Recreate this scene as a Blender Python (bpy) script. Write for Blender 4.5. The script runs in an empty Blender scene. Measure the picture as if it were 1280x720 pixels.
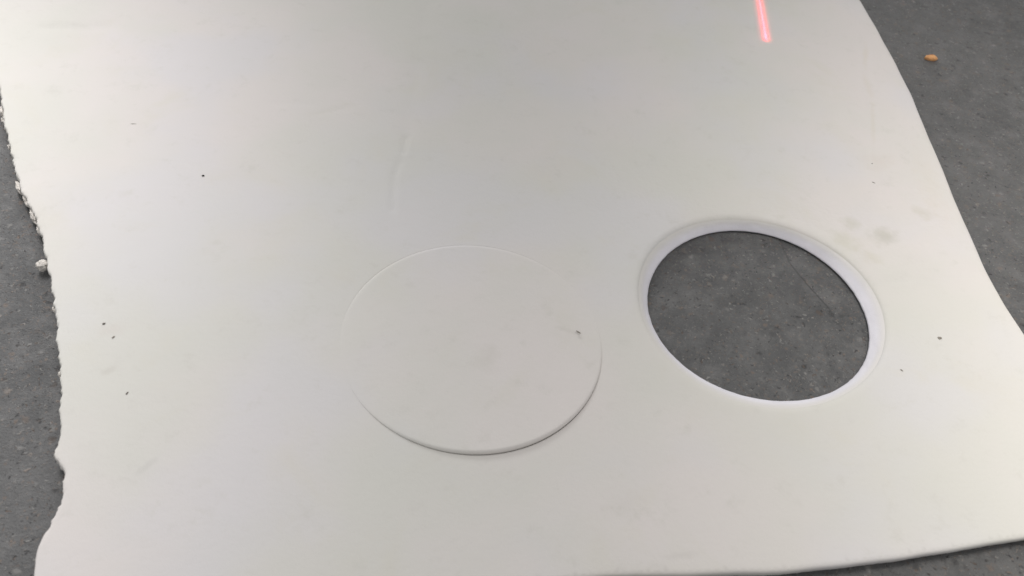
import bpy, bmesh, math, random
import numpy as np
from mathutils import Vector, Matrix, noise, geometry

random.seed(7)
scene = bpy.context.scene
C = scene.collection

# ---------------------------------------------------------------- camera
CAM_H, TILT, ROLL = 0.80, math.radians(41.0), math.radians(7.0)
cam_data = bpy.data.cameras.new('camera')
cam_data.sensor_width = 36.0
cam_data.lens = 36.0 * 1100.0 / 1280.0
cam_data.clip_start = 0.02
cam_data.clip_end = 100.0
cam_data.dof.use_dof = True
cam_data.dof.focus_distance = 1.12
cam_data.dof.aperture_fstop = 6.3
cam = bpy.data.objects.new('camera', cam_data)
C.objects.link(cam)
X = Vector((1, 0, 0))
U = Vector((0, math.cos(TILT), math.sin(TILT)))
F = Vector((0, math.sin(TILT), -math.cos(TILT)))
right = X * math.cos(ROLL) + U * math.sin(ROLL)
up = U * math.cos(ROLL) - X * math.sin(ROLL)
cam.matrix_world = Matrix(((right.x, up.x, -F.x, 0), (right.y, up.y, -F.y, 0),
                           (right.z, up.z, -F.z, CAM_H), (0, 0, 0, 1)))
scene.camera = cam

# ---------------------------------------------------------------- light (indoor workshop: soft ambient + two ceiling lamps)
world = bpy.data.worlds.new('World')
scene.world = world
world.use_nodes = True
bg = world.node_tree.nodes['Background']
bg.inputs[0].default_value = (1.0, 0.985, 0.975, 1)
bg.inputs[1].default_value = 0.345


def area(name, loc, target, size, power, color, spread=180):
    d = bpy.data.lights.new(name, 'AREA')
    d.shape = 'RECTANGLE'
    d.size, d.size_y = size
    d.energy = power
    d.color = color
    d.spread = math.radians(spread)
    o = bpy.data.objects.new(name, d)
    C.objects.link(o)
    o.location = loc
    o.rotation_euler = (Vector(target) - Vector(loc)).to_track_quat('-Z', 'Y').to_euler()
    return o


area('ceiling_lamp', (-1.05, 1.45, 1.61), (-1.08, 0.36, 0), (0.45, 1.0), 5.2, (1.0, 0.965, 0.95), 69)
area('ceiling_lamp', (0.86, 0.62, 1.63), (1.50, 0.50, 0), (0.45, 1.0), 8.2, (1.0, 0.945, 0.88), 94)

area('added_far_light', (-2.6, 6.5, 3.0), (0, 0.8, 0), (2.6, 1.6), 108, (1.0, 0.99, 0.98))  # added soft light, no known window; brightens the plug's far rim

scene.view_settings.view_transform = 'Standard'
scene.view_settings.look = 'None'
scene.view_settings.exposure = 0.34
scene.view_settings.gamma = 1.0
scene.view_settings.use_curve_mapping = False


# ---------------------------------------------------------------- materials
class NT:
    """small helper round a material's node tree"""

    def __init__(self, name):
        self.m = bpy.data.materials.new(name)
        self.m.use_nodes = True
        self.t = self.m.node_tree
        self.b = self.t.nodes['Principled BSDF']
        self.co = self.t.nodes.new('ShaderNodeTexCoord').outputs['Object']

    def link(self, a, b):
        self.t.links.new(a, b)

    def set(self, sock, v):
        if isinstance(v, (int, float, tuple)):
            sock.default_value = v
        else:
            self.link(v, sock)

    def noise(self, scale, detail=3, rough=0.5, dist=0.0, co=None):
        n = self.t.nodes.new('ShaderNodeTexNoise')
        n.inputs['Scale'].default_value = scale
        n.inputs['Detail'].default_value = detail
        n.inputs['Roughness'].default_value = rough
        n.inputs['Distortion'].default_value = dist
        self.link(co or self.co, n.inputs['Vector'])
        return n.outputs['Fac']

    def voronoi(self, scale, co=None, feature='F1'):
        n = self.t.nodes.new('ShaderNodeTexVoronoi')
        n.feature = feature
        n.inputs['Scale'].default_value = scale
        self.link(co or self.co, n.inputs['Vector'])
        return n

    def ramp(self, v, a, b, lo=0.0, hi=1.0, smooth=True):
        n = self.t.nodes.new('ShaderNodeMapRange')
        n.interpolation_type = 'SMOOTHSTEP' if smooth else 'LINEAR'
        self.set(n.inputs[0], v)
        for i, x in enumerate((a, b, lo, hi)):
            n.inputs[1 + i].default_value = x
        return n.outputs[0]

    def math(self, op, a, b=0.0, c=0.0):
        n = self.t.nodes.new('ShaderNodeMath')
        n.operation = op
        for i, x in enumerate((a, b, c)):
            self.set(n.inputs[i], x)
        return n.outputs[0]

    def vmath(self, op, a, b=(0, 0, 0)):
        n = self.t.nodes.new('ShaderNodeVectorMath')
        n.operation = op
        self.set(n.inputs[0], a)
        self.set(n.inputs[1], b)
        return n.outputs['Value'] if op in ('LENGTH', 'DOT_PRODUCT', 'DISTANCE') else n.outputs[0]

    def mix(self, f, a, b):
        n = self.t.nodes.new('ShaderNodeMix')
        n.data_type = 'RGBA'
        self.set(n.inputs[0], f)
        for s, v in ((n.inputs[6], a), (n.inputs[7], b)):
            self.set(s, (*v, 1) if isinstance(v, tuple) else v)
        return n.outputs[2]

    def bump(self, h, strength, dist):
        n = self.t.nodes.new('ShaderNodeBump')
        n.inputs['Strength'].default_value = strength
        n.inputs['Distance'].default_value = dist
        self.link(h, n.inputs['Height'])
        return n.outputs[0]

    def blob(self, x, y, rx, ry, soft=0.6, rot=0.0, rag=0.5, ns=60):
        """soft patch with a ragged outline round (x, y) on the sheet"""
        v = self.vmath('SUBTRACT', self.co, (x, y, 0.0))
        n = self.t.nodes.new('ShaderNodeMapping')
        n.inputs['Rotation'].default_value = (0, 0, -rot)
        self.link(v, n.inputs[0])
        v = self.vmath('MULTIPLY', n.outputs[0], (1 / rx, 1 / ry, 0.0))
        d = self.vmath('LENGTH', v)
        d = self.math('ADD', d, self.math('MULTIPLY', self.math('SUBTRACT', self.noise(ns, 3), 0.5), rag * 2))
        return self.ramp(d, 1.0 - soft, 1.0 + soft * 0.4, 1.0, 0.0)

    def finish(self, color, rough, spec=0.2, normal=None):
        self.set(self.b.inputs['Base Color'], color if not isinstance(color, tuple) else (*color, 1))
        self.set(self.b.inputs['Roughness'], rough)
        self.b.inputs['Specular IOR Level'].default_value = spec
        if normal is not None:
            self.link(normal, self.b.inputs['Normal'])
        return self.m


def foam_material(name, stained_shaded):
    k = NT(name)
    if not stained_shaded:     # the plug was cut from this spot of the sheet: same mottling
        k.co = k.vmath('ADD', k.co, (-0.0371, 0.5957, 0.0))
    base = k.mix(k.ramp(k.noise(2.6, 4, 0.55), 0.38, 0.64), (0.705, 0.702, 0.662), (0.752, 0.718, 0.704))
    base = k.mix(k.ramp(k.noise(4.3, 3, 0.5, 0.0, k.vmath('ADD', k.co, (3.1, 7.7, 0.0))), 0.46, 0.66, 0, 0.6), base, (0.712, 0.704, 0.728))
    base = k.mix(k.ramp(k.noise(9.0, 5, 0.6, 0.6), 0.52, 0.78, 0, 0.45), base, (0.70, 0.68, 0.61))
    base = k.mix(k.ramp(k.noise(38, 5, 0.7), 0.54, 0.78, 0, 0.40), base, (0.62, 0.61, 0.57))
    base = k.mix(k.ramp(k.noise(260, 3, 0.7), 0.62, 0.80, 0, 0.14), base, (0.52, 0.51, 0.48))
    if stained_shaded:
        for (x, y, rx, ry, rot, amt, col) in (
                (0.4725, 0.8471, .020, .016, .6, 0.61, (0.50, 0.49, 0.43)),
                (0.4311, 0.8636, .013, .011, .2, 0.48, (0.53, 0.52, 0.42)),
                (0.5373, 0.9036, .016, .012, .0, 0.41, (0.55, 0.53, 0.43)),
                (0.4174, 0.8303, .014, .022, .7, 0.34, (0.55, 0.54, 0.42)),
                (0.448, 0.805, .018, .012, -.8, 0.34, (0.57, 0.54, 0.42)),
                (0.3373, 0.8578, .009, .006, .3, .20, (0.50, 0.50, 0.44)),
                (0.1391, 0.4190, .030, .016, .3, .10, (0.52, 0.50, 0.46)),
                (0.495, 1.000, .028, .016, .4, .16, (0.60, 0.52, 0.42)),
                (0.521, 1.265, .005, .040, -.20, .20, (0.66, 0.58, 0.44)),
                (0.511, 1.180, .006, .035, .08, .18, (0.66, 0.59, 0.47)),
                (0.502, 1.090, .004, .050, -.16, .20, (0.64, 0.57, 0.46)),
                (0.560, 0.960, .020, .080, .0, .14, (0.68, 0.60, 0.48)),
                (-0.424, 0.551, .020, .010, .5, .22, (0.62, 0.54, 0.48)),
                (-0.405, 0.500, .010, .005, .9, .25, (0.50, 0.47, 0.42)),
                (-0.690, 1.085, .050, .012, .25, .14, (0.52, 0.51, 0.49)),  # not a stain: faint shade of the fold put into the colour
                (-0.330, 0.395, .004, .012, -.6, .25, (0.50, 0.49, 0.47)),
                (0.19, 0.372, .020, .004, .3, .18, (0.45, 0.43, 0.40))):
            base = k.mix(k.math('MULTIPLY', k.blob(x, y, rx, ry, .95, rot, .9, 75), amt * 0.8), base, col)
    else:
        base = k.mix(k.math('MULTIPLY', k.blob(-0.0161, 0.5697, .014, .020, .95, -.4, .8), .20), base, (0.50, 0.49, 0.42))
        base = k.mix(k.math('MULTIPLY', k.blob(0.068, 0.6237, .016, .004, .75, -.2), .18), base, (0.50, 0.49, 0.45))
    pores = k.math('ADD', k.math('ADD', k.math('MULTIPLY', k.noise(900, 2), 0.4), k.noise(160, 4, 0.6)), k.math('MULTIPLY', k.noise(22, 3, 0.5), 2.2))
    return k.finish(base, 0.92, 0.15, k.bump(pores, 0.22, 0.0012))


def fresh_material(name, col=(0.845, 0.838, 0.90), lip=False):
    k = NT(name)
    base = k.mix(k.ramp(k.noise(30, 4), 0.35, 0.7), col, tuple(c * 0.95 for c in col))
    if lip:     # the lip of the cut keeps the sheet's aged tone
        sep = k.t.nodes.new('ShaderNodeSeparateXYZ')
        k.link(k.co, sep.inputs[0])
        base = k.mix(k.ramp(sep.outputs[2], 0.0080, 0.0172), base, (0.725, 0.711, 0.686))
    pores = k.math('ADD', k.noise(1200, 2), k.math('MULTIPLY', k.noise(260, 4), 0.8))
    return k.finish(base, 0.95, 0.1, k.bump(pores, 0.25, 0.0012))


def concrete_material():
    k = NT('grey_concrete')
    big = k.noise(2.3, 5, 0.6)
    base = k.mix(k.ramp(big, 0.32, 0.70), (0.082, 0.085, 0.088), (0.128, 0.130, 0.132))
    base = k.mix(k.ramp(k.noise(26, 6, 0.72), 0.40, 0.72, 0, 0.7), base, (0.180, 0.181, 0.182))
    base = k.mix(k.ramp(k.noise(75, 6, 0.75, 0.5), 0.56, 0.70, 0, 0.55), base, (0.066, 0.066, 0.067))
    base = k.mix(k.ramp(k.noise(190, 5, 0.75), 0.54, 0.70, 0, 0.7), base, (0.19, 0.185, 0.175))
    # aggregate grains: sparse, ragged, of mixed sizes, each with a random tone
    warp = k.t.nodes.new('ShaderNodeTexNoise')
    warp.inputs['Scale'].default_value = 130
    warp.inputs['Detail'].default_value = 4
    k.link(k.co, warp.inputs['Vector'])
    wco = k.vmath('ADD', k.co, k.vmath('MULTIPLY', k.vmath('SUBTRACT', warp.outputs['Color'], (0.5, 0.5, 0.5)), (0.012, 0.012, 0.0)))
    pale = dark = None
    for sc, thr, amt in ((95, 0.88, 0.7), (210, 0.82, 0.8), (380, 0.74, 0.8)):
        v = k.voronoi(sc, wco)
        sep = k.t.nodes.new('ShaderNodeSeparateColor')
        k.link(v.outputs['Color'], sep.inputs[0])
        near = k.ramp(v.outputs['Distance'], 0.10, 0.48, 1.0, 0.0)
        p = k.math('MULTIPLY', near, k.ramp(sep.outputs[0], thr, 1.0))
        d = k.math('MULTIPLY', near, k.ramp(sep.outputs[1], thr - .04, 1.0))
        w = k.math('MULTIPLY', near, k.ramp(sep.outputs[2], thr + .05, 1.0))
        base = k.mix(k.math('MULTIPLY', p, amt), base, (0.30, 0.295, 0.285))
        base = k.mix(k.math('MULTIPLY', d, amt + .2), base, (0.035, 0.035, 0.037))
        base = k.mix(k.math('MULTIPLY', w, amt * .7), base, (0.21, 0.155, 0.12))
        pale = p if pale is None else k.math('ADD', pale, p)
        dark = d if dark is None else k.math('ADD', dark, d)
    # scratches
    wob = k.noise(40, 3)
    for (x0, y0, x1, y1, w, amt) in ((0.3404, 0.8346, 0.3480, 0.7960, .0016, .45), (0.3480, 0.7960, 0.3595, 0.7735, .0013, .55),
                                     (0.3595, 0.7735, 0.3890, 0.7240, .0013, .75), (0.3890, 0.7240, 0.402, 0.690, .0011, .35),
                                     (0.640, 1.02, 0.72, 0.985, .0012, .3)):
        L = math.hypot(x1 - x0, y1 - y0)
        ux, uy = (x1 - x0) / L, (y1 - y0) / L
        p = k.vmath('SUBTRACT', k.co, (x0, y0, 0))
        along = k.vmath('DOT_PRODUCT', p, (ux, uy, 0))
        across = k.math('ADD', k.vmath('DOT_PRODUCT', p, (-uy, ux, 0)), k.math('MULTIPLY', k.math('SUBTRACT', wob, 0.5), 0.005))
        m = k.ramp(k.math('ABSOLUTE', across), w * 0.4, w * 1.4, 1, 0)
        m = k.math('MULTIPLY', m, k.math('MULTIPLY', k.ramp(along, -.003, .003), k.ramp(along, L - .003, L + .003, 1, 0)))
        base = k.mix(k.math('MULTIPLY', m, amt * 0.9), base, (0.04, 0.04, 0.042))
    hgt = k.math('ADD', k.math('MULTIPLY', k.noise(42, 7, 0.75), 1.6), k.math('MULTIPLY', k.noise(420, 4, 0.6), 0.5))
    hgt = k.math('ADD', hgt, k.math('MULTIPLY', k.math('SUBTRACT', pale, dark), 0.35))
    return k.finish(base, k.ramp(k.noise(30, 4), 0.3, 0.7, 0.46, 0.66), 0.5, k.bump(hgt, 0.6, 0.004))


def plain(name, a, b, scale, rough=0.8):
    k = NT(name)
    return k.finish(k.mix(k.ramp(k.noise(scale, 4), 0.35, 0.65), a, b), rough, 0.2, k.bump(k.noise(scale * 2, 3), 0.3, 0.001))


M_FOAM = foam_material('aged_foam', True)
M_DISC = foam_material('aged_foam_plug', False)
M_CUT = fresh_material('fresh_cut_foam', lip=True)
M_TORN = fresh_material('torn_foam', (0.72, 0.69, 0.65))
M_FLOOR = concrete_material()
M_CHIP = plain('pale_wood', (0.72, 0.40, 0.19), (0.60, 0.30, 0.13), 300)
M_DIRT = plain('dark_dirt', (0.17, 0.155, 0.14), (0.26, 0.235, 0.21), 900)
M_BLACK = plain('black_dirt', (0.025, 0.024, 0.024), (0.05, 0.048, 0.045), 900)
M_GRIT = plain('grey_grit', (0.24, 0.225, 0.20), (0.36, 0.335, 0.30), 900)


def mesh_obj(name, verts, faces, mat, parent=None, smooth=True):
    me = bpy.data.meshes.new(name)
    me.from_pydata([tuple(map(float, v)) for v in verts], [], [tuple(map(int, f)) for f in faces])
    me.materials.append(mat)
    if smooth:
        me.shade_smooth()
    me.update()
    o = bpy.data.objects.new(name, me)
    C.objects.link(o)
    if parent:
        o.parent = parent
    return o


def tag(o, label, cat, group=None):
    o['label'] = label
    o['category'] = cat
    if group:
        o['group'] = group
    return o


# ---------------------------------------------------------------- floor
n = 40
vs = [(-5 + 10 * i / n, -4 + 10 * j / n, 0) for j in range(n + 1) for i in range(n + 1)]
fs = [(j * (n + 1) + i, j * (n + 1) + i + 1, (j + 1) * (n + 1) + i + 1, (j + 1) * (n + 1) + i) for j in range(n) for i in range(n)]
floor = mesh_obj('concrete_floor', vs, fs, M_FLOOR)
floor['kind'] = 'structure'

# ---------------------------------------------------------------- foam sheet
T = 0.018                                   # thickness of the foam
LEFT = [(-0.86, 1.20), (-0.7983, 1.0455), (-0.7205, 0.9169), (-0.6846, 0.8548), (-0.6525, 0.8043), (-0.6221, 0.7566), (-0.5911, 0.7189),
        (-0.5586, 0.6768), (-0.5372, 0.6415), (-0.5168, 0.6077), (-0.4926, 0.5647), (-0.4774, 0.5337), (-0.4612, 0.5042), (-0.448, 0.4775),
        (-0.4407, 0.4569), (-0.426, 0.4212), (-0.4185, 0.3950), (-0.4045, 0.3830), (-0.399, 0.3677), (-0.3934, 0.3477), (-0.3924, 0.3317),
        (-0.3942, 0.3173), (-0.3948, 0.3041), (-0.3911, 0.2895), (-0.3833, 0.2722)]
BOTTOM = [(-0.360, 0.252), (-0.28, 0.262), (-0.18, 0.285), (-0.06, 0.309), (0.04, 0.326), (0.1208, 0.3424), (0.1808, 0.3523), (0.2725, 0.3663),
          (0.3434, 0.3825), (0.4082, 0.398), (0.467, 0.4155), (0.536, 0.4354), (0.5984, 0.4539)]
RIGHT = [(0.640, 0.475), (0.655, 0.53), (0.648, 0.60)] + [(0.639, 0.6466), (0.6201, 0.7159), (0.6045, 0.7804), (0.5983, 0.8506), (0.5924, 0.935), (0.5859, 1.0594), (0.5816, 1.1452), (0.5743, 1.2254), (0.5578, 1.3529), (0.5421, 1.4451), (0.5312, 1.5183)] + [(0.50, 1.64), (0.47, 1.74)]
TOP = [(0.2, 1.76), (-0.2, 1.73), (-0.6, 1.75), (-0.84, 1.72), (-0.87, 1.45)]


def catmull(pts, step):
    out, N = [], len(pts)
    src = []
    for i in range(N):
        p0, p1, p2, p3 = (np.array(pts[(i + d) % N]) for d in (-1, 0, 1, 2))
        m = max(1, int(np.hypot(*(p2 - p1)) / (step(p1) if callable(step) else step)))
        for k in range(m):
            t = k / m
            out.append(0.5 * (2 * p1 + (p2 - p0) * t + (2 * p0 - 5 * p1 + 4 * p2 - p3) * t * t + (3 * p1 - p0 - 3 * p2 + p3) * t ** 3))
            src.append(i + t)
    return np.array(out), np.array(src)


pts = LEFT + BOTTOM + RIGHT + TOP           # runs counter-clockwise
outer, src = catmull(pts, lambda p: 0.0013 if p[0] < -0.35 and p[1] < 1.25 else 0.004)
nxt, prv = np.roll(outer, -1, 0), np.roll(outer, 1, 0)
tan = nxt - prv
tan /= np.linalg.norm(tan, axis=1)[:, None]
nor = np.stack([tan[:, 1], -tan[:, 0]], 1)   # outward
torn = np.clip(np.minimum((src - 0.0) / 1.0, (len(LEFT) - 3.2 - src) / 1.5), 0, 1)
torn[src > len(LEFT)] = 0


def fbm(x, y, z, s, o=4):
    return noise.fractal(Vector((x * s, y * s, z)), 0.6, 2.1, o, noise_basis='PERLIN_ORIGINAL')


rag = np.array([0.0022 * fbm(x, y, 3.1, 55, 3) + 0.0011 * fbm(x, y, 9.3, 190, 4) for x, y in outer])
soft = np.array([0.0012 * fbm(x, y, 5.0, 14, 2) for x, y in outer])
outer = outer + nor * (rag * torn + soft * (1 - torn))[:, None]

# the hole that goes right through, and the circular cut
HC = np.array((0.2969, 0.7011))
DC = np.array((-0.0371, 0.5957))
NA = 260
ang = np.arange(NA) * 2 * math.pi / NA


def rim_r(a):
    return 0.1482 - 0.0036 * np.clip(np.cos(a - math.radians(-118)), 0, 1) + .00087 * np.cos(2 * a) + .00356 * np.sin(2 * a) + .00086 * np.cos(3 * a) + .00109 * np.sin(3 * a)


def foot_r(a):
    return 0.1332 + .00071 * np.cos(2 * a) + .00142 * np.sin(2 * a) - .00013 * np.cos(3 * a) - .00129 * np.sin(3 * a)


def plug_r(a):
    return 0.1450 + .0005 * np.cos(2 * a) - .0008 * np.sin(2 * a)


HC2 = np.array((0.2981, 0.7060))
dirs = np.stack([np.cos(ang), np.sin(ang)], 1)
hole = HC + dirs * rim_r(ang)[:, None]
SLIT = -0.00025
A0 = math.radians(-63)
facing = np.abs(np.cos(ang - A0)) ** 2.0        # the cut only opens where the plug stands proud
slit_gap = SLIT + 0.0007 * np.clip(np.cos(ang - A0), 0, 1) ** 2 + 0.00015 * np.clip(np.cos(ang - A0 - math.pi), 0, 1) ** 2
slit = DC + dirs * (plug_r(ang) + slit_gap)[:, None]


def gauss_line(x, y, line, w):
    """1 on the polyline, falling off with distance; ends faded"""
    best = np.zeros_like(x)
    for i in range(len(line) - 1):
        a, b = np.array(line[i]), np.array(line[i + 1])
        L = np.hypot(*(b - a))
        u = (b - a) / L
        s = (x - a[0]) * u[0] + (y - a[1]) * u[1]
        d = (x - a[0]) * -u[1] + (y - a[1]) * u[0]
        e = np.where(s < 0, s, np.where(s > L, s - L, 0))
        best = np.maximum(best, np.exp(-(d / w) ** 2 - (e / (w * 1.5)) ** 2))
    return best


RC = [(0.5302, 1.3355), (0.5128, 1.1765), (0.4978, 1.0385), (0.4858, 0.9536)]


def relief(x, y):
    """height of the foam's top over the floor"""
    x, y = np.asarray(x, float), np.asarray(y, float)
    z = T + 0.0011 * np.sin(3.1 * x + 1.3 * y + 0.6) * np.sin(2.3 * y - 1.1 * x + 0.4) + 0.0006 * np.sin(7.3 * x - 4.0 * y) * np.sin(5.1 * y + 2 * x)
    # the strip along the right edge sags off the crease
    crease_x = np.interp(y, [0.45, 0.75, 0.9536, 1.0385, 1.1765, 1.3355, 1.75], [0.52, 0.50, 0.4858, 0.4978, 0.5128, 0.5302, 0.56])
    d = np.clip(x - crease_x + 0.03, 0, None)
    z = z - 0.045 * d ** 2 / (d + 0.02) * 0.8
    z = z - 0.0007 * gauss_line(x, y, RC, 0.0045)
    # small folds
    z = z - 0.0017 * gauss_line(x, y, [(-0.1678, 0.925), (-0.1665, 0.895)], 0.0034) + 0.0003 * gauss_line(x, y, [(-0.1615, 0.925), (-0.160, 0.895)], 0.004)
    z = z - 0.0013 * gauss_line(x, y, [(-0.1680, 0.875), (-0.1700, 0.845), (-0.1640, 0.805), (-0.1600, 0.785)], 0.0034) + 0.0002 * gauss_line(x, y, [(-0.162, 0.845), (-0.156, 0.800)], 0.005)
    z = z - 0.0007 * gauss_line(x, y, [(-0.7245, 1.0742), (-0.6497, 1.095)], 0.012)
    z = z - 0.0006 * gauss_line(x, y, [(-0.168, 0.93), (-0.176, 1.05), (-0.1907, 1.2235), (-0.18, 1.40)], 0.012)
    z = z - 0.0003 * gauss_line(x, y, [(-0.36, 0.962), (-0.31, 0.972)], 0.006) - 0.0003 * gauss_line(x, y, [(-0.29, 0.955), (-0.255, 0.978)], 0.005)
    return z


def dist_loop(P, loop):
    """distance of points to a closed polyline"""
    out = np.empty(len(P))
    a, b = loop, np.roll(loop, -1, 0)
    ab = b - a
    l2 = (ab ** 2).sum(1) + 1e-18
    for s in range(0, len(P), 1500):
        q = P[s:s + 1500]
        w = q[:, None, :] - a[None]
        t = np.clip((w * ab[None]).sum(2) / l2[None], 0, 1)
        d = w - t[..., None] * ab[None]
        out[s:s + 1500] = np.sqrt((d ** 2).sum(2).min(1))
    return out


def inside(P, loop):
    x, y = P[:, 0], P[:, 1]
    r = np.zeros(len(P), bool)
    for (x0, y0), (x1, y1) in zip(loop, np.roll(loop, -1, 0)):
        if y0 == y1:
            continue
        c = (y0 > y) != (y1 > y)
        if c.any():
            r[c] ^= x[c] < (x1 - x0) * (y[c] - y0) / (y1 - y0) + x0
    return r


G = 0.004
gx = np.arange(-0.89, 0.68, G)
gy = np.arange(0.23, 1.78, G)
nx, ny = len(gx), len(gy)
P = np.stack(np.meshgrid(gx, gy), 2).reshape(-1, 2)
coarse = outer[::3]
ok = inside(P, coarse)
idx = np.nonzero(ok)[0]
ok[idx] = dist_loop(P[idx], coarse) > 0.009
ok &= np.abs(np.hypot(*(P - HC).T)) > 0.1494 + 0.014
rd = np.hypot(*(P - DC).T)
ok &= rd > 0.145 + 0.009
okg = ok.reshape(ny, nx)
cell = okg[:-1, :-1] & okg[1:, :-1] & okg[:-1, 1:] & okg[1:, 1:]
used = np.zeros_like(okg)
for dj in (0, 1):
    for di in (0, 1):
        used[dj:ny - 1 + dj, di:nx - 1 + di] |= cell
gid = -np.ones((ny, nx), int)
verts2 = []
jj, ii = np.nonzero(used)
gid[jj, ii] = np.arange(len(jj))
verts2 = np.stack([gx[ii], gy[jj]], 1)
cj, ci = np.nonzero(cell)
quads = np.stack([gid[cj, ci], gid[cj, ci + 1], gid[cj + 1, ci + 1], gid[cj + 1, ci]], 1)
# edges of the quad patch
edges = {}
for q in quads.tolist():
    for a, b in ((q[0], q[1]), (q[1], q[2]), (q[2], q[3]), (q[3], q[0])):
        key = (min(a, b), max(a, b))
        edges[key] = edges.get(key, 0) + 1
bed = [e for e, c in edges.items() if c == 1]
bvs = sorted({v for e in bed for v in e})
loc = {v: i for i, v in enumerate(bvs)}
cdt_v = [Vector(verts2[v]) for v in bvs]
cdt_e = [(loc[a], loc[b]) for a, b in bed]
for L in (outer, hole, slit):
    s = len(cdt_v)
    cdt_v += [Vector(p) for p in L]
    cdt_e += [(s + i, s + (i + 1) % len(L)) for i in range(len(L))]
n_loop_start = len(bvs)
# rings that follow the edges so that their rounding is modelled
ring_pts = []
for L, nrm, offs in ((outer, -nor, (0.0007, 0.0018, 0.0034, 0.0055)), (hole, dirs, (0.0012, 0.003, 0.0055, 0.009)), (slit, dirs, (0.0004, 0.0010, 0.003))):
    for o in offs:
        Q = L + nrm * o
        st = 1 if o < 0.002 else 2
        Q = Q[::st]
        Q = Q[dist_loop(Q, L) > o * 0.93]
        ring_pts.append(Q)
cdt_v += [Vector(p) for Q in ring_pts for p in Q]
ov, oe, of, oiv, oie, oif = geometry.delaunay_2d_cdt(cdt_v, cdt_e, [], 0, 1e-7)
ovn = np.array([tuple(v) for v in ov])
tri = np.array([f for f in of if len(f) == 3])
cen = ovn[tri].mean(1)
keep = inside(cen, outer) & (np.hypot(*(cen - HC).T) > 0) & ~inside(cen, hole) & ~inside(cen, slit)
fi = np.floor((cen[:, 0] - gx[0]) / G).astype(int)
fj = np.floor((cen[:, 1] - gy[0]) / G).astype(int)
inb = (fi >= 0) & (fj >= 0) & (fi < nx - 1) & (fj < ny - 1)
incell = np.zeros(len(cen), bool)
incell[inb] = cell[fj[inb], fi[inb]]
tri = tri[keep & ~incell]
# merge the two vertex lists
new_of = {}
for k, orig in enumerate(oiv):
    for q in orig:
        if q < n_loop_start:
            new_of[k] = bvs[q]
allv = list(map(tuple, verts2))
remap = {}
orig_to_new = {}
for k in range(len(ovn)):
    if k in new_of:
        remap[k] = new_of[k]
    else:
        remap[k] = len(allv)
        allv.append(tuple(ovn[k]))
    for q in oiv[k]:
        orig_to_new[q] = remap[k]
faces = quads.tolist()
for t in tri:
    f = [remap[int(a)] for a in t]
    p = [allv[a] for a in f]
    if (p[1][0] - p[0][0]) * (p[2][1] - p[0][1]) - (p[1][1] - p[0][1]) * (p[2][0] - p[0][0]) < 0:
        f.reverse()
    faces.append(f)
V2 = np.array(allv)
Z = relief(V2[:, 0], V2[:, 1])
nb = len(verts2)
band = np.arange(nb, len(V2))


def rounding(d, r):
    d = np.clip(d, 0, r)
    return r - np.sqrt(np.maximum(r * r - (r - d) ** 2, 0))


d_o = dist_loop(V2[band], outer)
xb, yb = V2[band].T
is_torn = np.clip((-0.35 - xb) / 0.03, 0, 1)
Z[band] -= rounding(d_o, 0.0036) * (1 - is_torn) + rounding(d_o, 0.0028) * is_torn
Z[band] -= rounding(dist_loop(V2[band], hole), 0.0100) * 0.32
fac_b = np.abs(np.cos(np.arctan2(yb - DC[1], xb - DC[0]) - A0)) ** 2
Z[band] -= rounding(dist_loop(V2[band], slit), 0.0008) * fac_b
V3 = np.c_[V2, Z].tolist()

# outer side wall, down to the floor
no = len(outer)
o_ids = [orig_to_new[n_loop_start + i] for i in range(no)]
rows = [o_ids]
NL = 6
for l in range(1, NL + 1):
    s = l / NL
    ids = []
    for i in range(no):
        x, y = outer[i]
        zt = V3[o_ids[i]][2]
        amp = 0.0020 * torn[i] + 0.0003
        off = amp * fbm(x, y, 0.7 + s * 1.7, 170, 4) - 0.0045 * s * s * (1 - torn[i]) - 0.0020 * s * torn[i]
        ids.append(len(V3))
        V3.append([x + nor[i][0] * off, y + nor[i][1] * off, zt * (1 - s) + 0.0006])
    rows.append(ids)
for a, b in zip(rows[:-1], rows[1:]):
    for i in range(no):
        k = (i + 1) % no
        faces.append((a[i], b[i], b[k], a[k]))
sheet = mesh_obj('foam_sheet', V3, faces, M_FOAM)
tag(sheet, 'large off-white foam sheet on the concrete floor, torn left edge and round hole', 'foam sheet')

# sloping wall of the through hole: freshly cut, whiter foam
h_ids = [orig_to_new[n_loop_start + no + i] for i in range(NA)]
top = np.array([V3[i] for i in h_ids])
foot = HC2 + dirs * foot_r(ang)[:, None]
wv, wf = [], []
NW = 10
for l in range(NW + 1):
    s = l / NW
    e = s ** 0.85
    for i in range(NA):
        p = top[i, :2] * (1 - e) + foot[i] * e
        z = top[i, 2] * (1 - s ** 1.15) + 0.0030 * s
        j = 0.00035 * fbm(p[0], p[1], s * 2, 120, 3) * min(1, 4 * s)
        wv.append((p[0] + dirs[i][0] * j, p[1] + dirs[i][1] * j, z))
# the foot is cut back a little under the wall
wv += [(foot[i][0] + dirs[i][0] * 0.004, foot[i][1] + dirs[i][1] * 0.004, 0.0006) for i in range(NA)]
for l in range(NW + 1):
    for i in range(NA):
        k = (i + 1) % NA
        wf.append((l * NA + i, l * NA + k, (l + 1) * NA + k, (l + 1) * NA + i))
hole_wall = mesh_obj('hole_wall', wv, wf, M_CUT, sheet)
hole_wall['label'] = 'whiter freshly cut sloping wall of the hole'

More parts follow.
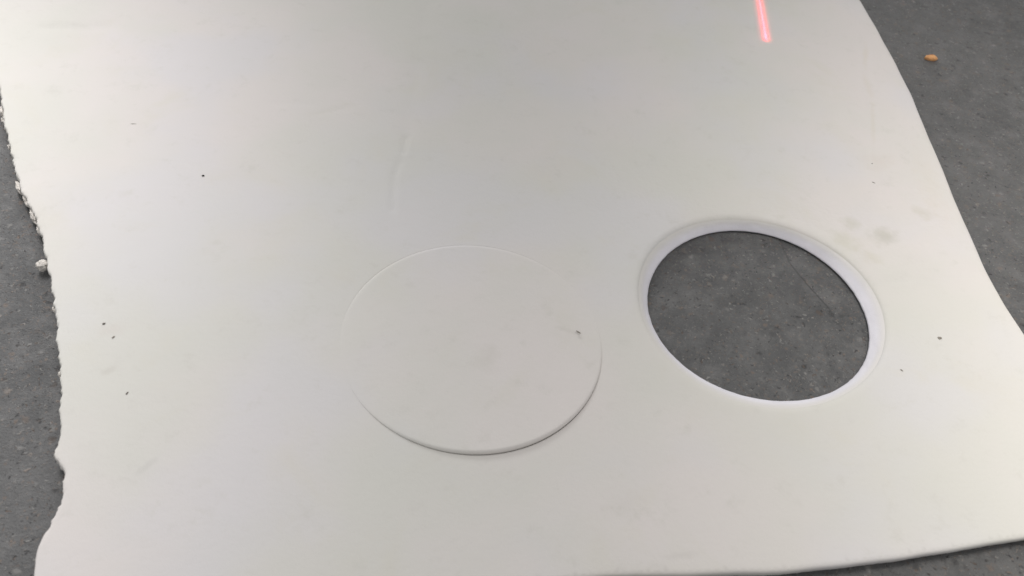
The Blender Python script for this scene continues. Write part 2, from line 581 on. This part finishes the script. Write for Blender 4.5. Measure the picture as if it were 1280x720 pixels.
# wall of the circular cut round the plug
s_ids = [orig_to_new[n_loop_start + no + NA + i] for i in range(NA)]
top = np.array([V3[i] for i in s_ids])
wv, wf = [], []
for l in range(5):
    s = l / 4
    for i in range(NA):
        wv.append((top[i, 0] - dirs[i][0] * 0.003 * s, top[i, 1] - dirs[i][1] * 0.003 * s, top[i, 2] * (1 - s) + 0.0006 * s))
for l in range(4):
    for i in range(NA):
        k = (i + 1) % NA
        wf.append((l * NA + i, l * NA + k, (l + 1) * NA + k, (l + 1) * NA + i))
mesh_obj('slit_wall', wv, wf, M_CUT, sheet)


# tufts and flaps of torn foam hanging on the left edge
def tuft(x, y, z, sx, sy, sz, rot, seed):
    bm = bmesh.new()
    bmesh.ops.create_icosphere(bm, subdivisions=4, radius=1)
    c, s = math.cos(rot), math.sin(rot)
    for v in bm.verts:
        p = v.co.copy()
        k = 0.85 + 0.35 * noise.fractal(p * 1.6 + Vector((seed, 0, 0)), 0.7, 2.0, 4) + 0.12 * noise.noise(p * 7 + Vector((0, seed, 0)))
        q = Vector((p.x * sx, p.y * sy, p.z * sz)) * k
        v.co = (x + c * q.x - s * q.y, y + s * q.x + c * q.y, max(z + q.z, 0.0008))
    me = bpy.data.meshes.new('torn_tuft')
    bm.to_mesh(me)
    bm.free()
    me.materials.append(M_TORN)
    me.shade_smooth()
    o = bpy.data.objects.new('torn_tuft', me)
    C.objects.link(o)
    o.parent = sheet
    return o


for a in ((-0.5395, 0.6340, .0090, .0072, .0075, .0060, .9, 1.0),
          (-0.6215, 0.7525, .0085, .0130, .0038, .0050, 2.25, 2.0),
          (-0.6035, 0.7335, .0080, .0140, .0040, .0050, 2.25, 3.0),
          (-0.5830, 0.7080, .0080, .0150, .0042, .0050, 2.22, 4.0),
          (-0.5660, 0.6860, .0090, .0080, .0032, .0045, 2.22, 4.6),
          (-0.7070, 0.8880, .0090, .0120, .0038, .0050, 2.15, 5.0),
          (-0.6960, 0.8700, .0090, .0075, .0036, .0045, 2.15, 5.5),
          (-0.6650, 0.8225, .0085, .0055, .0040, .0045, 2.1, 6.0),
          (-0.4990, 0.5745, .0100, .0055, .0026, .0040, 2.1, 7.0),
          (-0.4560, 0.4910, .0110, .0040, .0025, .0035, 2.0, 8.0)):
    tuft(*a)

# ---------------------------------------------------------------- round foam plug lying in its cut
LIFT = 0.0046
NR = 46
pv, pf = [], []
edge_r = 0.0060
radii = list(np.linspace(0.02, 0.93, NR - 14)) + [0.93 + (1 - 0.93) * (1 - (1 - k / 14) ** 2.2) for k in range(1, 15)]
pr = plug_r(ang)
dome = lambda q: 0.0006 * (1 - q * q)
pv.append((0, 0, float(relief(DC[0], DC[1])) + LIFT * 0.75 + dome(0)))
near_side = np.cos(ang - A0) > 0
facing2 = 0.008 + np.where(near_side, facing ** 0.8, 0.6 * facing ** 1.3)
for q in radii:
    d = (1 - q) * pr
    x, y = dirs[:, 0] * pr * q, dirs[:, 1] * pr * q
    z = relief(DC[0] + x, DC[1] + y) + LIFT * (facing2 * q ** 3 + 0.75 * (1 - q ** 3)) + dome(q) - np.where(near_side, rounding(d, 0.0034), rounding(d, edge_r)) * facing2
    pv += list(zip(x, y, z))
for (inset, drop) in ((0.0002, 0.002), (0.0010, 0.005), (0.0025, 0.010), (0.0045, 0.0155)):
    x, y = dirs[:, 0] * (pr - inset), dirs[:, 1] * (pr - inset)
    z = relief(DC[0] + x, DC[1] + y) + LIFT * facing2 - np.where(near_side, 0.0034, edge_r) * facing2 - drop
    pv += list(zip(x, y, np.maximum(z, 0.0012)))
nring = len(radii) + 4
for i in range(NA):
    pf.append((0, 1 + i, 1 + (i + 1) % NA))
for l in range(nring - 1):
    for i in range(NA):
        k = (i + 1) % NA
        pf.append((1 + l * NA + i, 1 + (l + 1) * NA + i, 1 + (l + 1) * NA + k, 1 + l * NA + k))
pf.append([1 + (nring - 1) * NA + i for i in range(NA)][::-1])
plug = mesh_obj('foam_plug', pv, pf, M_DISC)
plug.location = (DC[0], DC[1], 0)
tag(plug, 'round off-white foam plug cut out of the sheet but still lying in its cut', 'foam disc')


# ---------------------------------------------------------------- chip on the floor and grit on the foam
def crumb(name, mat, loc, s, rot, seed, sub=2, pw=1.0):
    bm = bmesh.new()
    bmesh.ops.create_icosphere(bm, subdivisions=sub, radius=1)
    for v in bm.verts:
        p = v.co.copy()
        k = 1 + 0.40 * noise.noise(p * 1.7 + Vector((seed, seed * .3, 0)))
        v.co = Vector((p.x * s[0], p.y * s[1], p.z * s[2])) * k
    zmin = min(v.co.z for v in bm.verts)
    for v in bm.verts:
        v.co.z -= zmin
    me = bpy.data.meshes.new(name)
    bm.to_mesh(me)
    bm.free()
    me.materials.append(mat)
    o = bpy.data.objects.new(name, me)
    C.objects.link(o)
    o.location = loc
    o.rotation_euler.z = rot
    return o


# splinter: pointed at one end, broken off blunt at the other, bevelled top
out = [(-.0118, .0004), (-.0080, .0042), (-.0030, .0066), (.0050, .0070), (.0096, .0058), (.0106, .0010), (.0098, -.0044), (.0040, -.0066), (-.0030, -.0058), (-.0078, -.0034)]
cv, cf = [], []
m = len(out)
for z, k in ((0.0003, .92), (0.0020, 1.0), (0.0046, .96), (0.0058, .72)):
    cv += [(x * k, y * k, z + (0.0006 * math.sin(x * 500) if z > .004 else 0)) for x, y in out]
for l in range(3):
    for i in range(m):
        k = (i + 1) % m
        cf.append((l * m + i, l * m + k, (l + 1) * m + k, (l + 1) * m + i)[::-1])
cf.append([3 * m + i for i in range(m)][::-1])
cf.append(list(range(m)))
chip = mesh_obj('wood_chip', cv, cf, M_CHIP, smooth=False)
bm = bmesh.new(); bm.from_mesh(chip.data); bmesh.ops.recalc_face_normals(bm, faces=bm.faces); bm.to_mesh(chip.data); bm.free()
chip.location = (0.6432, 1.3072, 0.0)
chip.rotation_euler.z = math.radians(12)
tag(chip, 'small pale orange wood chip on the concrete right of the foam', 'wood chip')

for (mat, x, y, s, rot, label) in (
        (M_BLACK, -0.4065, 0.8035, (.0022, .0019, .0010), .2, 'tiny black dirt speck alone on the upper left of the foam sheet'),
        (M_DIRT, -0.4349, 0.5568, (.0022, .0015, .0010), .6, 'dark dirt speck near the torn edge, upper of the pair there'),
        (M_GRIT, -0.4181, 0.5407, (.0014, .0028, .0008), -.5, 'brownish grit speck near the torn edge, lower of the pair there'),
        (M_DIRT, -0.3779, 0.4739, (.0009, .0026, .0008), -.35, 'thin slanted dark dirt speck on the lower left of the foam sheet'),
        (M_GRIT, 0.5088, 0.6844, (.0033, .0029, .0010), .4, 'largest grey crumb, standing in for a pit, right of the open hole'),  # raised crumb put where the foam has a small pit
        (M_GRIT, 0.4518, 0.6280, (.0024, .0010, .0008), -.6, 'thin grey grit speck just below right of the open hole'),
        (M_GRIT, 0.4777, 0.9521, (.0030, .0010, .0008), -.5, 'grey grit speck at the end of the crease above the open hole'),
        (M_GRIT, 0.4830, 0.9930, (.0016, .0010, .0007), .3, 'tiny grit speck farther up the crease above the open hole'),
        (M_GRIT, -0.5264, 0.8855, (.0050, .0006, .0005), .15, 'hair-thin grey fibre on the brightest upper left of the foam sheet')):
    o = crumb('fibre' if 'fibre' in label else 'dirt_nick_speck', mat, (x, y, float(relief(x, y)) - 0.0003), tuple(q * 0.75 for q in s), rot, x * 17 + y)
    tag(o, label, 'fibre' if 'fibre' in label else 'dirt speck')
x, y = 0.0804, 0.6214
o = crumb('dirt_nick_speck', M_GRIT, (x, y, float(relief(x, y)) + LIFT * 0.85), (.0036, .0009, .0007), -.5, 3.0)  # crumb put where the plug has a nick
tag(o, 'thin grey crumb standing in for a nick on the right part of the round foam plug', 'dirt speck')

# ---------------------------------------------------------------- red laser line thrown on the foam by a line projector overhead
ld = bpy.data.lights.new('laser_projector', 'SPOT')
ld.energy = 260
ld.color = (1, 1, 1)
ld.spot_size = math.radians(70)
ld.spot_blend = 0.0
ld.shadow_soft_size = 0.0006
ld.use_nodes = True
nt = ld.node_tree
em = nt.nodes['Emission']
LH = 0.75


def nd(op, a, b=None, c=None):
    nn = nt.nodes.new('ShaderNodeMath')
    nn.operation = op
    for i, v in enumerate((a, b, c)):
        if v is None:
            continue
        if isinstance(v, (int, float)):
            nn.inputs[i].default_value = v
        else:
            nt.links.new(v, nn.inputs[i])
    return nn.outputs[0]


tc = nt.nodes.new('ShaderNodeTexCoord')
sp = nt.nodes.new('ShaderNodeSeparateXYZ')
nt.links.new(tc.outputs['Normal'], sp.inputs[0])
az = nd('ABSOLUTE', sp.outputs[2])
lu = nd('MULTIPLY', nd('DIVIDE', sp.outputs[0], az), LH)      # metres across the line on the foam
lv = nd('MULTIPLY', nd('DIVIDE', sp.outputs[1], az), LH)      # metres along it from its end
along = nd('MAXIMUM', nd('MULTIPLY', lv, -1.0), 0.0)          # beyond the end
d2 = nd('ADD', nd('POWER', nd('ABSOLUTE', lu), 2.0), nd('POWER', along, 2.0))
wid = nd('ADD', 0.0012, nd('MULTIPLY', nd('EXPONENT', nd('MULTIPLY', nd('MAXIMUM', lv, 0.0), -18.0)), 0.0012))
core = nd('EXPONENT', nd('MULTIPLY', nd('DIVIDE', d2, nd('POWER', wid, 2.0)), -1.0))
halo = nd('MULTIPLY', nd('EXPONENT', nd('MULTIPLY', d2, -1.0 / 0.0068 ** 2)), 0.11)
tip = nd('MULTIPLY', nd('EXPONENT', nd('MULTIPLY', nd('ADD', nd('POWER', nd('ABSOLUTE', lu), 2.0), nd('POWER', nd('ABSOLUTE', nd('MULTIPLY', nd('SUBTRACT', lv, 0.010), 0.3)), 2.0)), -1.0 / 0.0022 ** 2)), 0.5)
nt.links.new(nd('ADD', nd('ADD', core, halo), tip), em.inputs['Strength'])
em.inputs['Color'].default_value = (1.0, 0.012, 0.028, 1)
lo = bpy.data.objects.new('laser_projector', ld)
C.objects.link(lo)
lo.location = (0.3604, 1.278, LH + T)
